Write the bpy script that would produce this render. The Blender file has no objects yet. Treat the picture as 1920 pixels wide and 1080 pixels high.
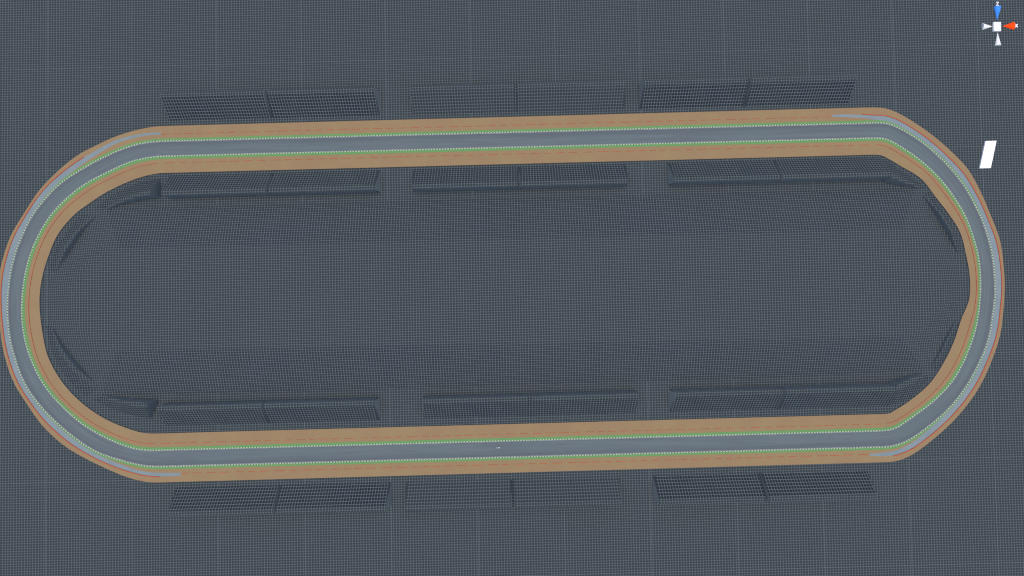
import bpy, math, random
from mathutils import Vector, Matrix
random.seed(7)

sc = bpy.context.scene
C = sc.collection

# ------------------------------------------------------------------ camera
CAM_H = 482.0            # metres above the ground
F = 767.0                # focal length in pixels of a 1920 px wide frame
TILT = math.radians(1.085)
cam_data = bpy.data.cameras.new("camera")
cam_data.sensor_width = 36.0
cam_data.lens = 36.0 * F / 1920.0
cam_data.clip_start = 1.0
cam_data.clip_end = 30000.0
cam = bpy.data.objects.new("camera", cam_data)
cam.location = (0, 0, CAM_H)
cam.rotation_euler = (TILT, 0, 0)
C.objects.link(cam)
sc.camera = cam
ROT = Matrix.Rotation(TILT, 3, 'X')

def at(px, py, z=0.0):
    """point of the place, z metres above the ground, seen at a pixel of the photograph"""
    d = ROT @ Vector(((px - 960.0) / F, (540.0 - py) / F, -1.0))
    t = (z - CAM_H) / d.z
    return Vector((d.x * t, d.y * t, z))

# ------------------------------------------------------------------ survey grid (directions of the 100 m grid on the ground)
G0 = at(247.4, 125.0)
GU = (at(1833.5, 83.4) - G0) / 10.0
GV = (at(247.6, 900.7) - G0) / 4.0
det = GU.x * GV.y - GU.y * GV.x
IU = (GV.y / det, -GV.x / det)     # u = IU . (p - G0)
IV = (-GU.y / det, GU.x / det)

# ------------------------------------------------------------------ materials
def srgb(r, g, b):
    def f(c):
        c /= 255.0
        return c / 12.92 if c <= 0.04045 else ((c + 0.055) / 1.055) ** 2.4
    return (f(r), f(g), f(b), 1.0)

ALB = (0.79, 0.79, 0.73)    # picture value -> surface albedo
def col(r, g, b, k=1.0):
    c = srgb(r, g, b)
    return (min(0.9, c[0] * ALB[0] * k), min(0.9, c[1] * ALB[1] * k), min(0.9, c[2] * ALB[2] * k), 1.0)

class NT:
    def __init__(self, name, rough=0.9):
        self.m = bpy.data.materials.new(name)
        self.m.use_nodes = True
        self.t = self.m.node_tree
        self.b = self.t.nodes["Principled BSDF"]
        self.b.inputs["Roughness"].default_value = rough
        self.b.inputs["Specular IOR Level"].default_value = 0.08
    def n(self, kind, **kw):
        x = self.t.nodes.new(kind)
        for k, v in kw.items():
            setattr(x, k, v)
        return x
    def set(self, sock, v):
        if isinstance(v, (int, float, tuple, list)):
            sock.default_value = v
        else:
            self.t.links.new(v, sock)
    def math(self, op, a, b=0.0, c=0.0):
        x = self.n("ShaderNodeMath", operation=op)
        self.set(x.inputs[0], a); self.set(x.inputs[1], b)
        if op in ("MULTIPLY_ADD", "SMOOTH_MIN"): self.set(x.inputs[2], c)
        return x.outputs[0]
    def mix(self, fac, a, b):
        x = self.n("ShaderNodeMix", data_type='RGBA')
        self.set(x.inputs[0], fac); self.set(x.inputs[6], a); self.set(x.inputs[7], b)
        return x.outputs[2]
    def pos(self):
        g = self.n("ShaderNodeNewGeometry")
        s = self.n("ShaderNodeSeparateXYZ")
        self.t.links.new(g.outputs["Position"], s.inputs[0])
        return g.outputs["Position"], s.outputs[0], s.outputs[1]
    def uv(self):
        g = self.n("ShaderNodeUVMap")
        s = self.n("ShaderNodeSeparateXYZ")
        self.t.links.new(g.outputs[0], s.inputs[0])
        return s.outputs[0], s.outputs[1]
    def noise(self, vec, scale, detail=3.0, rough=0.6):
        x = self.n("ShaderNodeTexNoise")
        x.inputs["Scale"].default_value = scale
        x.inputs["Detail"].default_value = detail
        x.inputs["Roughness"].default_value = rough
        self.t.links.new(vec, x.inputs["Vector"])
        return x.outputs["Fac"]
    def ramp(self, v, lo, hi, a=0.0, b=1.0):
        x = self.n("ShaderNodeMapRange", interpolation_type='SMOOTHSTEP')
        self.set(x.inputs[0], v)
        x.inputs[1].default_value = lo; x.inputs[2].default_value = hi
        x.inputs[3].default_value = a; x.inputs[4].default_value = b
        return x.outputs[0]
    def color(self, c):
        self.set(self.b.inputs["Base Color"], c)

NU, NV = 31.4, 42.0      # small cells per 100 m square
def grid_material(name, fill, line, wu, wv, major=True, warm=0.5, nu=NU, nv=NV):
    k = NT(name)
    P, x, y = k.pos()
    dx = k.math('SUBTRACT', x, G0.x); dy = k.math('SUBTRACT', y, G0.y)
    u = k.math('ADD', k.math('MULTIPLY', dx, IU[0]), k.math('MULTIPLY', dy, IU[1]))
    v = k.math('ADD', k.math('MULTIPLY', dx, IV[0]), k.math('MULTIPLY', dy, IV[1]))
    def lines(c, n, w):
        c = k.math('MULTIPLY', c, n)
        f = k.math('ABSOLUTE', k.math('SUBTRACT', k.math('FRACT', c), 0.5))     # 0.5 on the line
        return k.ramp(f, 0.5 - w, 0.5 - w * 0.45)
    lu = lines(u, nu, wu); lv = lines(v, nv, wv)
    l = k.math('MAXIMUM', lu, lv)
    both = k.math('MULTIPLY', lu, lv)
    big = k.noise(P, 0.010, 4.0)
    mid = k.noise(P, 0.045, 3.0)
    f1 = k.mix(k.ramp(big, 0.35, 0.68, 0.0, 0.3), fill, col(52, 57, 55))
    f1 = k.mix(k.ramp(mid, 0.35, 0.8, 0.0, 0.06), f1, line)
    c = k.mix(k.math('MULTIPLY', l, 0.88), f1, line)
    c = k.mix(k.math('MULTIPLY', both, 0.5), c, col(116, 126, 135))
    if major:
        def mj(cc, w, a):
            f = k.math('ABSOLUTE', k.math('SUBTRACT', k.math('FRACT', k.math('ADD', cc, 0.5)), 0.5))
            return k.ramp(f, w * 0.5, w, a, 0.0)
        m = k.math('MAXIMUM', mj(u, 0.0042, 0.26), mj(v, 0.0036, 0.16))
        c = k.mix(m, c, col(128, 140, 150))
    k.color(c)
    return k.m

FILL = col(53, 61, 67)
LINE = col(82, 91, 98)
M = {}
M['ground'] = grid_material("ground_grid", FILL, LINE, 0.21, 0.21, True, 0.85)
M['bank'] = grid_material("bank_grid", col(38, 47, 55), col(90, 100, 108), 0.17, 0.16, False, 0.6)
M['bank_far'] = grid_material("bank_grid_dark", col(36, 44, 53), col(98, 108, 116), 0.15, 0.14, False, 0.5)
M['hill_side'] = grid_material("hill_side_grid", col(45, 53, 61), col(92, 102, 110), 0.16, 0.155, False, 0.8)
M['mound'] = grid_material("mound_grid", col(51, 59, 66), col(85, 94, 101), 0.20, 0.20, False, 0.75)

def noisy(name, c1, c2, scale, rough=0.9, lo=0.3, hi=0.7):
    k = NT(name, rough)
    P, x, y = k.pos()
    k.color(k.mix(k.ramp(k.noise(P, scale, 5.0), lo, hi), c1, c2))
    return k.m
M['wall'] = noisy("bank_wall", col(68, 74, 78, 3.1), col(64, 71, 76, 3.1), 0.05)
M['aisle'] = noisy("aisle_dark", col(54, 62, 69), col(49, 58, 66), 0.05)
M['dirt'] = noisy("dirt", col(153, 131, 100), col(151, 126, 98), 0.035)
M['verge'] = noisy("green_verge", col(102, 154, 98), col(112, 153, 100), 0.11)
M['runoff'] = noisy("runoff_asphalt", col(126, 142, 151), col(135, 148, 157), 0.05)
M['line'] = noisy("edge_paint", col(150, 152, 160), col(122, 128, 136), 0.2)
M['red'] = noisy("barrier_red", col(190, 90, 62), col(178, 92, 68), 0.05)
M['red_pale'] = noisy("barrier_faded_red", col(200, 102, 78), col(188, 108, 84), 0.05)
M['white'] = noisy("white_board", col(255, 255, 255, 1.3), col(250, 255, 255, 1.3), 0.05)
M['cone_white'] = noisy("marker_white", col(238, 240, 244, 1.05), col(232, 236, 242, 1.05), 0.2)
M['blue'] = noisy("marker_blue", col(70, 148, 255, 1.1), col(62, 138, 250, 1.1), 0.2)
M['orange'] = noisy("marker_red", col(255, 84, 24, 1.1), col(250, 76, 20, 1.1), 0.2)
M['car'] = noisy("pale_car_paint", col(214, 220, 228), col(206, 212, 220), 0.5, 0.4)
M['tyre'] = noisy("rubber", col(40, 42, 45), col(34, 36, 38), 0.5)
M['glass'] = noisy("car_glass", col(150, 158, 168), col(140, 150, 160), 0.5, 0.2)

# road asphalt: lengthwise streaks
k = NT("road_asphalt")
P, x, y = k.pos()
u, v = k.uv()
cv = k.n("ShaderNodeCombineXYZ")
k.set(cv.inputs[0], k.math('MULTIPLY', u, 0.012)); k.set(cv.inputs[1], k.math('MULTIPLY', v, 5.0))
streak = k.noise(cv.outputs[0], 1.0, 4.0, 0.6)
blot = k.noise(P, 0.012, 4.0)
c = k.mix(k.ramp(streak, 0.3, 0.7), col(98, 107, 116), col(108, 119, 127))
c = k.mix(k.ramp(blot, 0.35, 0.7, 0.0, 0.6), c, col(100, 116, 122))
lane = k.math('ABSOLUTE', k.math('SUBTRACT', v, 0.36))
c = k.mix(k.ramp(lane, 0.12, 0.55, 0.0, 0.6), c, col(90, 98, 107))
k.color(c)
M['road'] = k.m

# kerb: painted blocks
def kerb_material(name, dark):
    k = NT(name)
    u, v = k.uv()
    f = k.math('FRACT', k.math('DIVIDE', u, 3.3))
    blk = k.ramp(k.math('ABSOLUTE', k.math('SUBTRACT', f, 0.5)), 0.26, 0.30)
    worn = k.n("ShaderNodeTexNoise"); worn.inputs["Scale"].default_value = 0.05
    k.color(k.mix(blk, col(178, 200, 172), dark))
    return k.m
M['kerb'] = kerb_material("kerb_blocks", col(84, 122, 82))
M['kerb_red'] = kerb_material("kerb_blocks_outer", col(92, 108, 92))

# ------------------------------------------------------------------ object helpers
def mesh_obj(name, verts, faces, mat, parent=None, uvs=None, smooth=False):
    me = bpy.data.meshes.new(name)
    o = bpy.data.objects.new(name, me)
    C.objects.link(o)
    vs = [Vector(p) for p in verts]
    if parent is not None:
        base = parent.location
        vs = [p - base for p in vs]
    me.from_pydata([tuple(p) for p in vs], [], faces)
    me.materials.append(mat)
    if uvs:
        lay = me.uv_layers.new(name="UVMap")
        for poly in me.polygons:
            for li in poly.loop_indices:
                lay.data[li].uv = uvs[me.loops[li].vertex_index]
    me.update()
    if smooth:
        for p in me.polygons: p.use_smooth = True
    if parent is not None:
        o.parent = parent
    return o

def tag(o, label, cat, group=None):
    o['label'] = label; o['category'] = cat
    if group: o['group'] = group
    return o
def structure(o):
    o['kind'] = 'structure'
    return o
def empty(name, loc, label, cat, group=None):
    o = bpy.data.objects.new(name, None)
    o.location = loc
    o.empty_display_size = 2.0
    C.objects.link(o)
    return tag(o, label, cat, group)

def prism(poly, z0, z1, vs=None, fs=None):
    """closed prism from a plan outline"""
    vs = [] if vs is None else vs; fs = [] if fs is None else fs
    area = sum(poly[i].x * poly[(i + 1) % len(poly)].y - poly[(i + 1) % len(poly)].x * poly[i].y for i in range(len(poly)))
    if area < 0: poly = list(reversed(poly))
    b = len(vs); n = len(poly)
    for p in poly: vs.append(Vector((p.x, p.y, z0)))
    for p in poly: vs.append(Vector((p.x, p.y, z1)))
    fs.append([b + n + i for i in range(n)])
    fs.append([b + i for i in reversed(range(n))])
    for i in range(n):
        j = (i + 1) % n
        fs.append([b + i, b + j, b + n + j, b + n + i])
    return vs, fs

# ------------------------------------------------------------------ ground
S = 5000.0
structure(mesh_obj("ground", [(-S, -S, 0), (S, -S, 0), (S, S, 0), (-S, S, 0)], [(0, 1, 2, 3)], M['ground']))

# ------------------------------------------------------------------ the oval: surveyed edge lines, clockwise from the upper left
TOP, RIGHT, BOTTOM, LEFT = 0, 1, 2, 3
ring_pts = {
 'dirt_out': [
  [(290,236.6),(1640,201)],
  [(1640,201),(1665,204),(1690,215),(1715,230),(1740,247),(1765,267),(1790,290),(1815,317),(1840,362),(1856,400),(1875,450),(1882,500),(1884,536),(1882,575),(1876,625),(1862,670),(1837,725),(1805,770),(1780,797),(1752,822),(1710,853),(1680,866)],
  [(1680,866),(287,905)],
  [(287,905),(275,904),(245,897),(218,887),(187,873),(155,857),(124,838.5),(98,817),(75,793),(50,757),(27,720),(9,670),(1,625),(-3,580),(-4,545),(-1,512),(8,475),(21,440),(45,400),(75,355),(117,313),(150,288),(185,270.5),(206,260),(247,246),(290,236.6)]],
 'road_out': [
  [(290,264.8),(1650,230)],
  [(1650,230),(1664,231),(1690,242),(1715,257),(1740,275),(1777,310),(1807,347),(1837,402),(1851,440),(1860,475),(1865,520),(1866,550),(1862,587),(1855,630),(1841,670),(1815,720),(1785,760),(1747,795),(1705,825),(1672,838)],
  [(1672,838),(287,875.5)],
  [(287,875.5),(260,872),(237,866),(180,847),(120,805),(72,757),(45,717),(28,672),(19,637),(14,587),(16,537),(25,487),(40,445),(63,400),(105,351),(140,325),(200,292),(250,272),(290,264.8)]],
 'road_in': [
  [(292,293.5),(1648,259)],
  [(1648,259),(1662,261),(1690,276),(1727,302),(1762,335),(1790,372),(1807,400),(1822,437),(1834,480),(1838,520),(1837,562),(1830,612),(1811,668),(1785,715),(1752,750),(1710,782),(1680,802),(1664,807)],
  [(1664,807),(290,844)],
  [(290,844),(270,843.5),(242,838),(200,821),(155,795),(117,762),(85,725),(58,673),(46,632),(41,587),(44,537),(54,487),(72,442),(101,397),(150,352),(200,324),(250,302),(292,293.5)]],
 'dirt_in': [
  [(300,324.5),(1642,290)],
  [(1642,290),(1653,291.5),(1690,312),(1727,335),(1755,370),(1778,400),(1800,435),(1812,480),(1818.5,520),(1817,562),(1803,597),(1790,637),(1775,670),(1745,717),(1705,752),(1667,776)],
  [(1667,776),(287,813)],
  [(287,813),(268,811.5),(250,807),(200,787),(155,757),(117,717),(90,669),(79,620),(74,570),(77,530),(90,482),(110,437),(142,400),(162,385),(200,360),(250,337),(280,328),(300,324.5)]],
}
NSEG = [240, 240, 240, 240]
TZ = 1.0    # the track is a slab one metre high

def catmull(pts, n):
    P = [Vector(p) for p in pts]
    if len(P) == 2:
        return [P[0].lerp(P[1], i / n) for i in range(n + 1)]
    Q = [P[0] * 2 - P[1]] + P + [P[-1] * 2 - P[-2]]
    dense = []
    for i in range(1, len(Q) - 2):
        p0, p1, p2, p3 = Q[i - 1], Q[i], Q[i + 1], Q[i + 2]
        t1 = max(1e-3, (p1 - p0).length ** 0.5); t2 = t1 + max(1e-3, (p2 - p1).length ** 0.5); t3 = t2 + max(1e-3, (p3 - p2).length ** 0.5)
        for s in range(16):
            t = t1 + (t2 - t1) * s / 16
            A1 = p0 * ((t1 - t) / t1) + p1 * (t / t1)
            A2 = p1 * ((t2 - t) / (t2 - t1)) + p2 * ((t - t1) / (t2 - t1))
            A3 = p2 * ((t3 - t) / (t3 - t2)) + p3 * ((t - t2) / (t3 - t2))
            B1 = A1 * ((t2 - t) / t2) + A2 * (t / t2)
            B2 = A2 * ((t3 - t) / (t3 - t1)) + A3 * ((t - t1) / (t3 - t1))
            dense.append(B1 * ((t2 - t) / (t2 - t1)) + B2 * ((t - t1) / (t2 - t1)))
    dense.append(P[-1])
    L = [0.0]
    for a, b in zip(dense, dense[1:]): L.append(L[-1] + (b - a).length)
    out = []; j = 0
    for i in range(n + 1):
        s = L[-1] * i / n
        while j < len(L) - 2 and L[j + 1] < s: j += 1
        f = (s - L[j]) / max(1e-9, L[j + 1] - L[j])
        out.append(dense[j].lerp(dense[j + 1], min(1, max(0, f))))
    return out

ring = {}
for name, secs in ring_pts.items():
    r = []
    for q, pts in enumerate(secs):
        r += catmull(pts, NSEG[q])[:-1]
    # ease the corners where straights meet curves
    n = len(r)
    if name != 'dirt_in':
        for it in range(10):
            r = [(r[(i - 1) % n] + r[i] * 2 + r[(i + 1) % n]) / 4 for i in range(n)]
    else:
        for it in range(2):
            r = [(r[(i - 1) % n] + r[i] * 2 + r[(i + 1) % n]) / 4 for i in range(n)]
    ring[name] = [at(p.x, p.y, TZ) for p in r]
N = len(ring['road_out'])
RO, RI, DO, DI = ring['road_out'], ring['road_in'], ring['dirt_out'], ring['dirt_in']

def arclen(r):
    s = [0.0]
    for i in range(N): s.append(s[-1] + (r[(i + 1) % N] - r[i]).length)
    return s
SO, SI = arclen(RO), arclen(RI)
def lift(p, z): return Vector((p.x, p.y, z))
def frac(A, B, f, z): return [lift(A[i].lerp(B[i], f(i) if callable(f) else f), z) for i in range(N)]
def normals(r):
    out = []
    for i in range(N):
        t = r[(i + 2) % N] - r[(i - 2) % N]
        out.append(Vector((-t.y, t.x, 0)).normalized())     # left of a clockwise walk: outward
    return out
NO, NI = normals(RO), normals(RI)

def band(name, A, B, mat, s=None, rng=None, parent=None):
    """ring-shaped (or partial) sheet between two edge lines"""
    idx = list(range(N + 1)) if rng is None else rng
    vs, uv, fs = [], [], []
    for q, i in enumerate(idx):
        w = i % N
        vs += [A[w], B[w]]
        u = (s[i] if i <= N else s[N] + s[i - N]) if s else 0.0
        uv += [(u, 0.0), (u, 1.0)]
        if q: fs.append((2 * q - 2, 2 * q, 2 * q + 1, 2 * q - 1))
    o = mesh_obj(name, vs, fs, mat, parent, uv)
    # face up
    me = o.data
    if me.polygons[0].normal.z < 0: me.flip_normals()
    return o
def ring_solid(name, A, B, z0, z1, mat, s=None, rng=None):
    """low wall or kerb with a flat top and two sides, between plan lines A and B"""
    idx = list(range(N + 1)) if rng is None else rng
    vs, uv, fs = [], [], []
    for q, i in enumerate(idx):
        w = i % N
        a, b = A[w], B[w]
        vs += [lift(a, z0), lift(a, z1), lift(b, z1), lift(b, z0)]
        u = (s[i] if i <= N else s[N] + s[i - N]) if s else 0.0
        uv += [(u, 0), (u, .3), (u, .7), (u, 1)]
        if q:
            c = 4 * q
            for e in range(3):
                fs.append((c - 4 + e, c + e, c + e + 1, c - 4 + e + 1))
    o = mesh_obj(name, vs, fs, mat, None, uv)
    if o.data.polygons[1].normal.z < 0: o.data.flip_normals()
    return o

def keyed(keys):
    def f(t):
        if t <= keys[0][0]: return keys[0][1]
        for (a, x), (b, y) in zip(keys, keys[1:]):
            if t <= b: return x + (y - x) * (t - a) / (b - a)
        return keys[-1][1]
    return f
rk = keyed([(0, .46), (.15, .50), (.3, .56), (.5, .70), (.7, .62), (.85, .58), (1, .46)])
lk = keyed([(0, .46), (.15, .55), (.3, .60), (.5, .68), (.75, .70), (.9, .60), (1, .46)])
def f_red(i):
    i %= N
    q, t = divmod(i, 240); t /= 240.0
    return rk(t) if q == RIGHT else lk(t) if q == LEFT else 0.46

# road, shoulders
structure(band("race_track", RI, RO, M['road'], SO))
PXM = PXM if "PXM" in globals() else 0.629
structure(band("dirt_shoulder", RO, DO, M['dirt'], SO))
structure(band("dirt_shoulder", DI, RI, M['dirt'], SI))
structure(band("shoulder_edge", DO, frac(DO, DO, 0, -0.2), M['wall']))
structure(band("shoulder_edge", DI, frac(DI, DI, 0, -0.2), M['wall']))

# run-off lanes on the outside of both bends: distance along the road (px of the survey) from each tip
def px_index(target, sec):
    """sample index on the outer road edge whose surveyed x is nearest the target, on a straight"""
    a, b = ring_pts['road_out'][sec][0], ring_pts['road_out'][sec][1]
    t = (target - a[0]) / (b[0] - a[0])
    return sec * 240 + t * 240
PXM = 0.629
tipTR = int(px_index(1566, TOP)); tipBR = int(px_index(1622, BOTTOM))
tipBL = int(px_index(338, BOTTOM)); tipTL = int(px_index(306, TOP)) + N
def keyset(pairs):
    return keyed([(d, a) for d, a, b in pairs]), keyed([(d, b) for d, a, b in pairs])
kTR = keyset([(0, .45, .57), (20, .42, .60), (57, .32, .53), (82, .17, .46), (125, .12, .49), (330, .12, .6), (410, .0, .6), (999, 0, .7)])
kBR = keyset([(0, .44, .54), (20, .38, .60), (43, .33, .60), (90, .24, .60), (150, .12, .60), (300, .08, .6), (380, .0, .6), (999, 0, .7)])
kBL = keyset([(0, .42, .60), (27, .40, .62), (90, .33, .57), (145, .19, .58), (200, .12, .58), (320, .10, .6), (420, 0, .6), (999, 0, .7)])
kTL = keyset([(0, .44, .58), (40, .48, .66), (85, .52, .76), (150, .27, .62), (210, .13, .62), (260, .1, .66), (330, .0, .66), (999, 0, .7)])
fi_all, fo_all = {}, {}
def runoff(i0, i1, ka, kb):
    fa, fb = {}, {}
    for i in range(i0, i1 + 1):
        def S_(j): return SO[j] if j <= N else SO[N] + SO[j - N]
        d0 = (S_(i) - S_(i0)) / PXM; d1 = (S_(i1) - S_(i)) / PXM
        near = ka if d0 < d1 else kb
        d = min(d0, d1)
        lo = near[0](d); hi = near[1](d)
        fr = f_red(i) - 0.035
        w = min(1.0, max(0.0, (d - 120) / 120.0))
        hi = hi * (1 - w) + fr * w
        fa[i % N] = lo; fb[i % N] = hi
        fi_all[i % N] = lo; fo_all[i % N] = hi
    A = frac(RO, DO, lambda i: fa.get(i, 0), TZ + .03)
    B = frac(RO, DO, lambda i: fb.get(i, 0), TZ + .03)
    return structure(band("runoff_lane", A, B, M['runoff'], SO, list(range(i0, i1 + 1))))
runoff(tipTR, tipBR, kTR, kBR)
runoff(tipBL, tipTL, kBL, kTL)

# green verges beside the kerbs
def verge_f(i):
    return min(.165, fi_all.get(i, .165))
structure(band("green_verge", frac(RO, DO, 0.0, TZ + .06), frac(RO, DO, lambda i: verge_f(i) + .002, TZ + .06), M['verge'], SO))
structure(band("green_verge", frac(RI, DI, 0.165, TZ + .06), frac(RI, DI, 0.0, TZ + .06), M['verge'], SI))

# pale line painted on the asphalt just inside each kerb
def off(r, nn, d, z): return [Vector((r[i].x + nn[i].x * d, r[i].y + nn[i].y * d, z)) for i in range(N)]
structure(band("edge_line", off(RO, NO, -1.3, TZ + .03), off(RO, NO, -.55, TZ + .03), M['line'], SO))
structure(band("edge_line", off(RI, NI, .55, TZ + .03), off(RI, NI, 1.3, TZ + .03), M['line'], SI))

# kerbs
o = ring_solid("kerb", off(RO, NO, -.55, 0), off(RO, NO, .6, 0), TZ - .1, TZ + .14, M['kerb_red'], SO)
tag(o, "kerb of white and dark blocks along the outer edge of the oval road", "kerb", "kerbs of the oval road")
o = ring_solid("kerb", off(RI, NI, -.6, 0), off(RI, NI, .55, 0), TZ - .1, TZ + .14, M['kerb'], SI)
tag(o, "kerb of white and dark blocks along the inner edge of the oval road", "kerb", "kerbs of the oval road")

# red barriers standing on the dirt
bo = frac(RO, DO, f_red, 0); bo_bend = frac(RO, DO, lambda i: fo_all.get(i, f_red(i)) + .03, 0)
nbe = normals(bo_bend); bi = frac(RI, DI, .39, 0)
nbo, nbi = normals(bo), normals(bi)
def barrier(line, nn, s, i0, i1, wide, label, gap):
    """low wall of separate panels standing in one row"""
    def S_(j): return s[j] if j <= N else s[N] + s[j - N]
    def P_(d):
        lo, hi = i0, i1
        while hi - lo > 1:
            m = (lo + hi) // 2
            if S_(m) <= d: lo = m
            else: hi = m
        f = (d - S_(lo)) / max(1e-6, S_(hi) - S_(lo))
        return line[lo % N].lerp(line[hi % N], f), nn[lo % N].lerp(nn[hi % N], f).normalized()
    w = wide
    if not gap:
        A_ = [line[i] - nn[i] * w for i in range(N)]; B_ = [line[i] + nn[i] * w for i in range(N)]
        o = ring_solid("crash_barrier", A_, B_, TZ - .1, TZ + .4, M['red'] if wide > .4 else M['red_pale'], s, list(range(i0, i1 + 1)))
        return tag(o, label, "barrier", "red barriers on the dirt")
    p, n0 = P_(S_(i0) + .5)
    o = empty("crash_barrier", Vector((p.x, p.y, TZ)), label, "barrier", "red barriers on the dirt")
    d = S_(i0) + .5
    while d < S_(i1) - 2:
        e = min(d + random.uniform(7.0, 12.5), S_(i1) - .3)
        (p, n0), (q, n1) = P_(d), P_(e)
        vs, fs = prism([p - n0 * w, q - n1 * w, q + n1 * w, p + n0 * w], TZ - .1, TZ + .4)
        mesh_obj("panel", vs, fs, M['red_pale'], o)
        d = e + random.uniform(3.5, 7.0)
    return o
def dist_index(i0, d, sgn):
    i = i0
    acc = 0
    while acc < d:
        acc += (RO[(i + sgn) % N] - RO[i % N]).length / PXM
        i += sgn
    return i
barrier(bo, nbo, SO, tipTL - N, tipTR, .2, "broken thin red barrier on the outer dirt of the upper straight", True)
barrier(bo, nbo, SO, tipBR, tipBL, .2, "broken thin red barrier on the outer dirt of the lower straight", True)
barrier(bo_bend, nbe, SO, dist_index(tipTR, 55, 1), dist_index(tipBR, 40, -1), .46, "thick red barrier round the outside of the right bend", False)
barrier(bo_bend, nbe, SO, dist_index(tipBL, 38, 1), dist_index(tipTL, 145, -1), .46, "thick red barrier round the outside of the left bend", False)
barrier(bi, nbi, SI, 2, 238, .19, "broken thin red barrier on the inner dirt of the upper straight", True)
barrier(bi, nbi, SI, 482, 718, .19, "broken thin red barrier on the inner dirt of the lower straight", True)
barrier(bi, nbi, SI, 240, 480, .2, "thin red barrier on the dirt round the inside of the right bend", False)
barrier(bi, nbi, SI, 720, 960, .2, "thin red barrier on the dirt round the inside of the left bend", False)

# ------------------------------------------------------------------ grandstand banks
def stand(front, back, heights, label, group, flat=0.23, ends=(True, True), face=None, foot_on=True):
    """bank rising from a front line to a flat top, then dropping by a wall; lines are plan points"""
    n = len(front)
    mid = front[n // 2].lerp(back[n // 2], .5)
    root = empty("grandstand_bank", Vector((mid.x, mid.y, 0)), label, "grandstand", group)
    fr = [lift(p, -0.02) for p in front]
    cr = [lift(front[i].lerp(back[i], 1 - flat), heights[i]) for i in range(n)]
    bk = [lift(back[i], heights[i]) for i in range(n)]
    gd = [lift(back[i], -0.02) for i in range(n)]
    def sheet(name, A, B, mat):
        vs = A + B
        fs = [(i, i + 1, n + i + 1, n + i) for i in range(n - 1)]
        return mesh_obj(name, vs, fs, mat, root)
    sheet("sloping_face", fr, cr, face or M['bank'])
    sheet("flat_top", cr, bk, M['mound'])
    sheet("back_wall", bk, gd, M['wall'])
    for e, use in ((0, ends[0]), (n - 1, ends[1])):
        if use:
            i2 = 1 if e == 0 else n - 2
            out = (front[e] - front[i2]).normalized()
            mid_e = front[e].lerp(back[e], .5)
            seen = out.dot(-mid_e) > 0           # this end looks at the middle of the course
            foot = out * (2.4 if seen else .6) if foot_on else out * 0.05
            z3 = Vector((0, 0, .05))
            fo, go = fr[e] + foot + z3, gd[e] + foot + z3
            mesh_obj("end_wall", [cr[e], bk[e], go, fo], [(0, 1, 2, 3)], M['wall'], root)
            mesh_obj("end_apron", [fr[e] + z3, cr[e], fo], [(0, 1, 2)], M['aisle'], root)
    return root

def aisle(root, x0, x1, fy, away, h, depth, top, mat, hf=.5):
    """plain sloping aisle that fills the gap between the two halves of a pair, lower than the banks"""
    L = []
    for t, hh in ((0.0, .06), (depth / (depth + top), hf * h), (1.0, hf * h), (1.0, 0.0)):
        for x in (x0, x1):
            p = at(x + away * .9 * t, fy(x) + away * (depth + top) * t, 0)
            L.append(lift(p, hh))
    o = mesh_obj("aisle", L, [(0, 1, 3, 2), (2, 3, 5, 4), (4, 5, 7, 6)], mat, root)
    o.data.materials.append(M['wall'])
    o.data.polygons[2].material_index = 1

def straight_stand(x0, x1, fy, away, h, label, group, depth=33.0, top=10.0, face=None):
    """away = -1: rises towards the top of the photograph, +1: towards its bottom"""
    n = 5
    F_, B_ = [], []
    for i in range(n):
        x = x0 + (x1 - x0) * i / (n - 1)
        F_.append(at(x, fy(x), 0)); B_.append(at(x + away * .9, fy(x) + away * (depth + top), 0))
    return stand(F_, B_, [h] * n, label, group, top / (depth + top), face=face)

H = 12.4
rows = [
 # front line, rises towards, name of the row, [(x0,x1,x2,x3, name of pair)]
 (lambda x: 226.0 - .0244 * (x - 318), -1, "above the upper straight, outside the oval",
  [(318, 507, 514, 709, "left"), (774, 965, 971, 1168, "middle"), (1202, 1392, 1399, 1590, "right")]),
 (lambda x: 329.0 - .0252 * (x - 318), +1, "in the infield below the upper straight",
  [(318, 508, 514, 709, "left"), (777, 969, 976, 1171, "middle"), (1255, 1449, 1455, 1650, "right")]),
 (lambda x: 798.5 - .0277 * (x - 312), -1, "in the infield above the lower straight",
  [(313, 502, 507, 709, "left"), (797, 990, 997, 1190, "middle"), (1259, 1455, 1461, 1661, "right")]),
 (lambda x: 914.0 - .0245 * (x - 332), +1, "below the lower straight, outside the oval",
  [(332, 522, 528, 729, "left"), (764, 957, 964, 1160, "middle"), (1228, 1422, 1429, 1625, "right")]),
]
for fy, away, where, pairs in rows:
    inner = 'infield' in where
    for x0, x1, x2, x3, nm in pairs:
        for a, b, half in ((x0, x1, "left"), (x2, x3, "right")):
            st = straight_stand(a, b, fy, away, H,
                "dark gridded bank, %s half of the %s pair %s" % (half, nm, where),
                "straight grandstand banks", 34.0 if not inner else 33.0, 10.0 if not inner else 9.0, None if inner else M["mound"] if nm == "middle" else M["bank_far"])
            if half == "right":
                aisle(st, x1 + .3, x2 - .3, fy, away, H, 34.0 if not inner else 33.0, 10.0 if not inner else 9.0,
                      M['bank'] if nm == 'middle' else M['aisle'], .86 if nm == 'middle' else .5)

def curved_stand(front, back, heights, label, flat=.24, ends=(True, True)):
    n = 12
    f = [at(p.x, p.y) for p in catmull(front, n)]
    b = [at(p.x, p.y) for p in catmull(back, n)]
    hk = keyed([(i / (len(heights) - 1), h) for i, h in enumerate(heights)])
    stand(f, b, [hk(i / n) for i in range(n + 1)], label, "curved corner banks", flat, ends, None, False)

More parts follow.
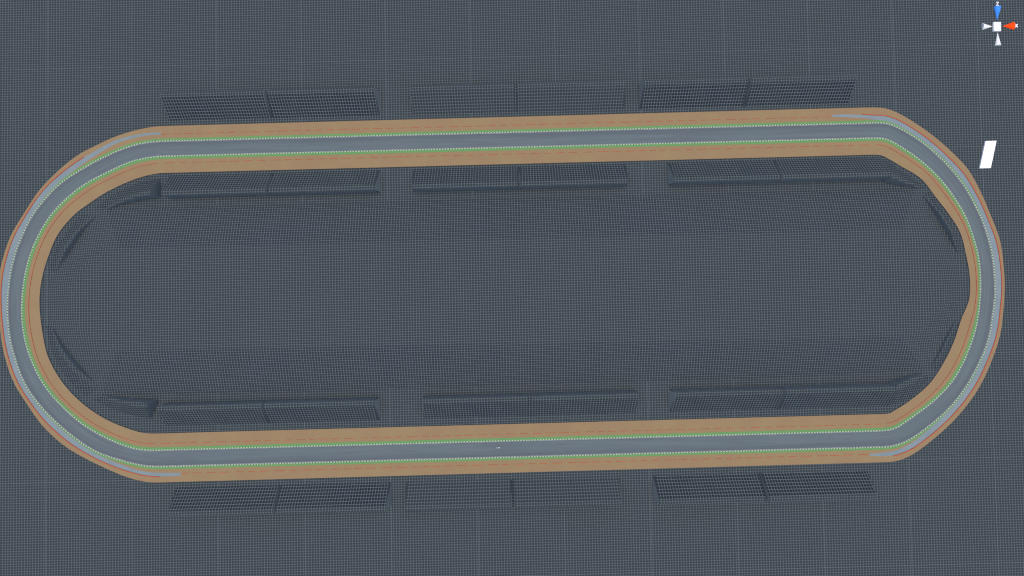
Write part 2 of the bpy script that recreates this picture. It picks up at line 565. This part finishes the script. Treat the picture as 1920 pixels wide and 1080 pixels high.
curved_stand([(300,335),(265,341),(235,353),(205,369),(178,390)], [(303,369),(265,375),(240,381),(215,388),(198,396)], [13,11,8,4,.4],
    "curved dark bank with a wedge-shaped end wall at the infield's upper left")
curved_stand([(152,403),(120,440),(98,482),(91,510)], [(180,404),(152,440),(126,480),(107,508)], [.4,5,5.5,.4],
    "low curved bank with a dark back, upper half of the left bend's inside")
curved_stand([(86,612),(99,664),(126,710),(160,746)], [(98,612),(127,656),(154,690),(184,722)], [.4,5,5.5,.4],
    "low curved bank with a dark back, lower half of the left bend's inside")
curved_stand([(283,785),(255,780),(220,770),(172,749)], [(297,750),(262,748),(232,746),(196,741)], [14,11,7,.4],
    "curved dark bank ending in a big dark triangular wall at the infield's lower left")
curved_stand([(1650.6,296),(1690,320),(1716,337),(1736,352)], [(1651.4,338),(1679,346),(1703,350),(1724,354)], [12.4,10,6,.4],
    "curved dark bank tapering beside the road at the upper right of the infield")
curved_stand([(1742,358),(1765,392),(1788,428),(1805,472)], [(1730,366),(1752,400),(1774,436),(1794,474)], [.4,4.8,5.2,.4],
    "low curved bank with a dark back, upper half of the right bend's inside")
curved_stand([(1758,692),(1776,662),(1789,632),(1801,602)], [(1745,690),(1759,662),(1773,632),(1790,602)], [.4,2.2,2.2,.4],
    "low curved bank with a dark back, lower half of the right bend's inside")
curved_stand([(1662,762),(1700,750),(1726,728),(1746,708)], [(1661,719),(1688,709),(1712,703),(1732,701)], [12.4,9.5,6,.4],
    "curved dark bank tapering beside the road at the lower right of the infield")

# ------------------------------------------------------------------ infield mound
base = [(197,389),(560,381),(1000,370),(1400,360),(1715,352),(1745,398),(1771,440),(1793,490),(1800,530),(1796,570),(1778,605),(1757,650),(1733,694),(1450,709),(1000,722),(560,735),(190,743),(150,697),(112,645),(94,605),(88,565),(93,530),(115,490),(160,425)]
topr = [(222,462),(560,454),(1000,443),(1400,433),(1695,425),(1728,450),(1752,480),(1769,515),(1773,540),(1768,568),(1752,592),(1728,614),(1690,633),(1450,640),(1000,648),(560,655),(218,661),(178,640),(150,617),(136,590),(131,562),(138,530),(153,505),(185,480)]
MH = 10.0
bv = [at(x, y, -0.02) for x, y in base]
mv = []
tv = [at(x, y, MH) for x, y in topr]
n = len(bv)
# a slightly rounded brow between slope and plateau
q1 = [bv[i].lerp(tv[i], .9) for i in range(n)]
ctr = Vector((0, 0, 0))
q2 = []
for i in range(n):
    p = tv[i] + (tv[i] - bv[i]).normalized() * 3.0
    q2.append(Vector((p.x, p.y, MH)))
vs = bv + q1 + q2
fs = []
for r_ in range(2):
    for i in range(n):
        j = (i + 1) % n
        fs.append((r_ * n + i, r_ * n + j, (r_ + 1) * n + j, (r_ + 1) * n + i))
fs.append([2 * n + i for i in range(n)])
o = mesh_obj("infield_hill", vs, fs, M['mound'])
if o.data.polygons[-1].normal.z < 0: o.data.flip_normals()
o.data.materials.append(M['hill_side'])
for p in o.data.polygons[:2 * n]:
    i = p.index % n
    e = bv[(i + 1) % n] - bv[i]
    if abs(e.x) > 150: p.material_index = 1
structure(o)

# ------------------------------------------------------------------ white slab at the right
vs, fs = prism([at(1848.3, 264.3, 1.2), at(1868.5, 263.8, 1.2), at(1857.8, 315, 1.2), at(1837.3, 315.5, 1.2)], 0.0, 1.2)
o = mesh_obj("white_slab", vs, fs, M['white'])
tag(o, "plain bright white slanted slab lying on the ground outside the right bend", "slab")

# ------------------------------------------------------------------ axis marker in the upper right
mk = empty("axis_marker", at(1870, 50), "white cube with red, blue and white cones and letters x and z", "axis marker")
vs, fs = prism([at(1863, 41, 1.5), at(1877, 41, 1.5), at(1877, 58.2, 1.5), at(1863, 58.2, 1.5)], 0, 1.5)
mesh_obj("cube", vs, fs, M['cone_white'], mk)
def half_cone(tip, end, rad, hz, mat):
    """cone lying on the ground, tip to base"""
    a, b = at(*tip), at(*end)
    ax = (b - a); side = Vector((-ax.y, ax.x, 0)).normalized()
    n_ = 14
    vs = [Vector((a.x, a.y, .1))]
    for i in range(n_ + 1):
        t = math.pi * i / n_
        vs.append(b + side * (rad * math.cos(t)) + Vector((0, 0, hz * math.sin(t))))
    fs = [(0, i, i + 1) for i in range(1, n_ + 1)] + [list(range(1, n_ + 2))]
    mesh_obj("cone", vs, fs, mat, mk)
half_cone((1869.5, 38), (1869.5, 13.2), 4.2, 2.4, M['blue'])
half_cone((1870.2, 60.5), (1870.4, 86), 3.4, 2.4, M['cone_white'])
half_cone((1861, 49.8), (1840.5, 50), 4.1, 2.4, M['cone_white'])
half_cone((1879.5, 49.3), (1899.5, 48.8), 4.8, 2.4, M['orange'])
def strokes(name, segs, w, z):
    vs, fs = [], []
    for q, (p0, p1) in enumerate(segs):
        a, b = at(*p0), at(*p1)
        d = (b - a).normalized(); s_ = Vector((-d.y, d.x, 0)) * w
        prism([a + s_, b + s_, b - s_, a - s_], 0.0, z + .02 * q, vs, fs)
    mesh_obj(name, vs, fs, M['cone_white'], mk)
strokes("letter_z", [((1867.1, 4.6), (1872.1, 4.6)), ((1871.4, 4.4), (1867.7, 10.4)), ((1867.1, 10.4), (1872.1, 10.4))], .5, .5)
strokes("letter_x", [((1902.6, 45.4), (1907.2, 51.6)), ((1907.2, 45.4), (1902.6, 51.6))], .62, .5)

# ------------------------------------------------------------------ small pale car on the lower straight
cp = at(934, 839, TZ)
car = empty("small_car", cp, "tiny pale car alone on the asphalt of the lower straight", "car")
ang = math.atan2(GU.y, GU.x)
R = Matrix.Rotation(ang, 3, 'Z')
def carbox(name, pts_xz, half, mat):
    n_ = len(pts_xz)
    vs = [cp + R @ Vector((x_, -half, z_)) for x_, z_ in pts_xz] + [cp + R @ Vector((x_, half, z_)) for x_, z_ in pts_xz]
    fs = [list(range(n_)), list(range(2 * n_ - 1, n_ - 1, -1))]
    for i in range(n_):
        j = (i + 1) % n_
        fs.append((i, n_ + i, n_ + j, j))
    return mesh_obj(name, vs, fs, mat, car)
carbox("body", [(-1.6, .3), (1.6, .3), (1.65, .6), (.9, .8), (-1.5, .85), (-1.65, .6)], .75, M['car'])
carbox("cabin", [(-1.2, .86), (.75, .82), (.25, 1.2), (-.9, 1.22)], .62, M['glass'])
for sx in (-1.05, 1.05):
    for sy in (-.7, .7):
        n_ = 12
        vs = []
        for w in (-.1, .1):
            vs += [cp + R @ Vector((sx + .31 * math.cos(2 * math.pi * i / n_), sy * 1.08 + w, .31 + .31 * math.sin(2 * math.pi * i / n_))) for i in range(n_)]
        fs = [list(range(n_)), list(range(2 * n_ - 1, n_ - 1, -1))] + [(i, (i + 1) % n_, n_ + (i + 1) % n_, n_ + i) for i in range(n_)]
        mesh_obj("wheel", vs, fs, M['tyre'], car)

# ------------------------------------------------------------------ light: high, soft overcast day
EL, AZ = math.radians(89), math.radians(20)
world = bpy.data.worlds.new("World")
sc.world = world
world.use_nodes = True
wt = world.node_tree
bg = wt.nodes["Background"]
sky = wt.nodes.new("ShaderNodeTexSky")
sky.sky_type = 'NISHITA'
sky.sun_disc = False
sky.sun_elevation = EL
sky.sun_rotation = AZ
sky.air_density = 0.6
sky.dust_density = 3.0
sky.ozone_density = 0.5
wt.links.new(sky.outputs[0], bg.inputs[0])
bg.inputs[1].default_value = 0.15
sd = bpy.data.lights.new("sun", 'SUN')
sd.energy = 0.6
sd.angle = math.radians(25)
sd.color = (1.0, 0.96, 0.90)
sun = bpy.data.objects.new("sun", sd)
C.objects.link(sun)
d = Vector((math.sin(AZ) * math.cos(EL), math.cos(AZ) * math.cos(EL), math.sin(EL)))
sun.rotation_euler = d.to_track_quat('Z', 'Y').to_euler()
sun.location = (0, 0, 900)

vs_ = sc.view_settings
vs_.view_transform = 'Standard'
vs_.look = 'None'
vs_.gamma = 1.0
vs_.exposure = 0.8
vs_.use_curve_mapping = False

sc.cycles.use_denoising = False
sc.cycles.pixel_filter_type = 'BLACKMAN_HARRIS'
sc.cycles.filter_width = 1.2
sc.cycles.max_bounces = 4
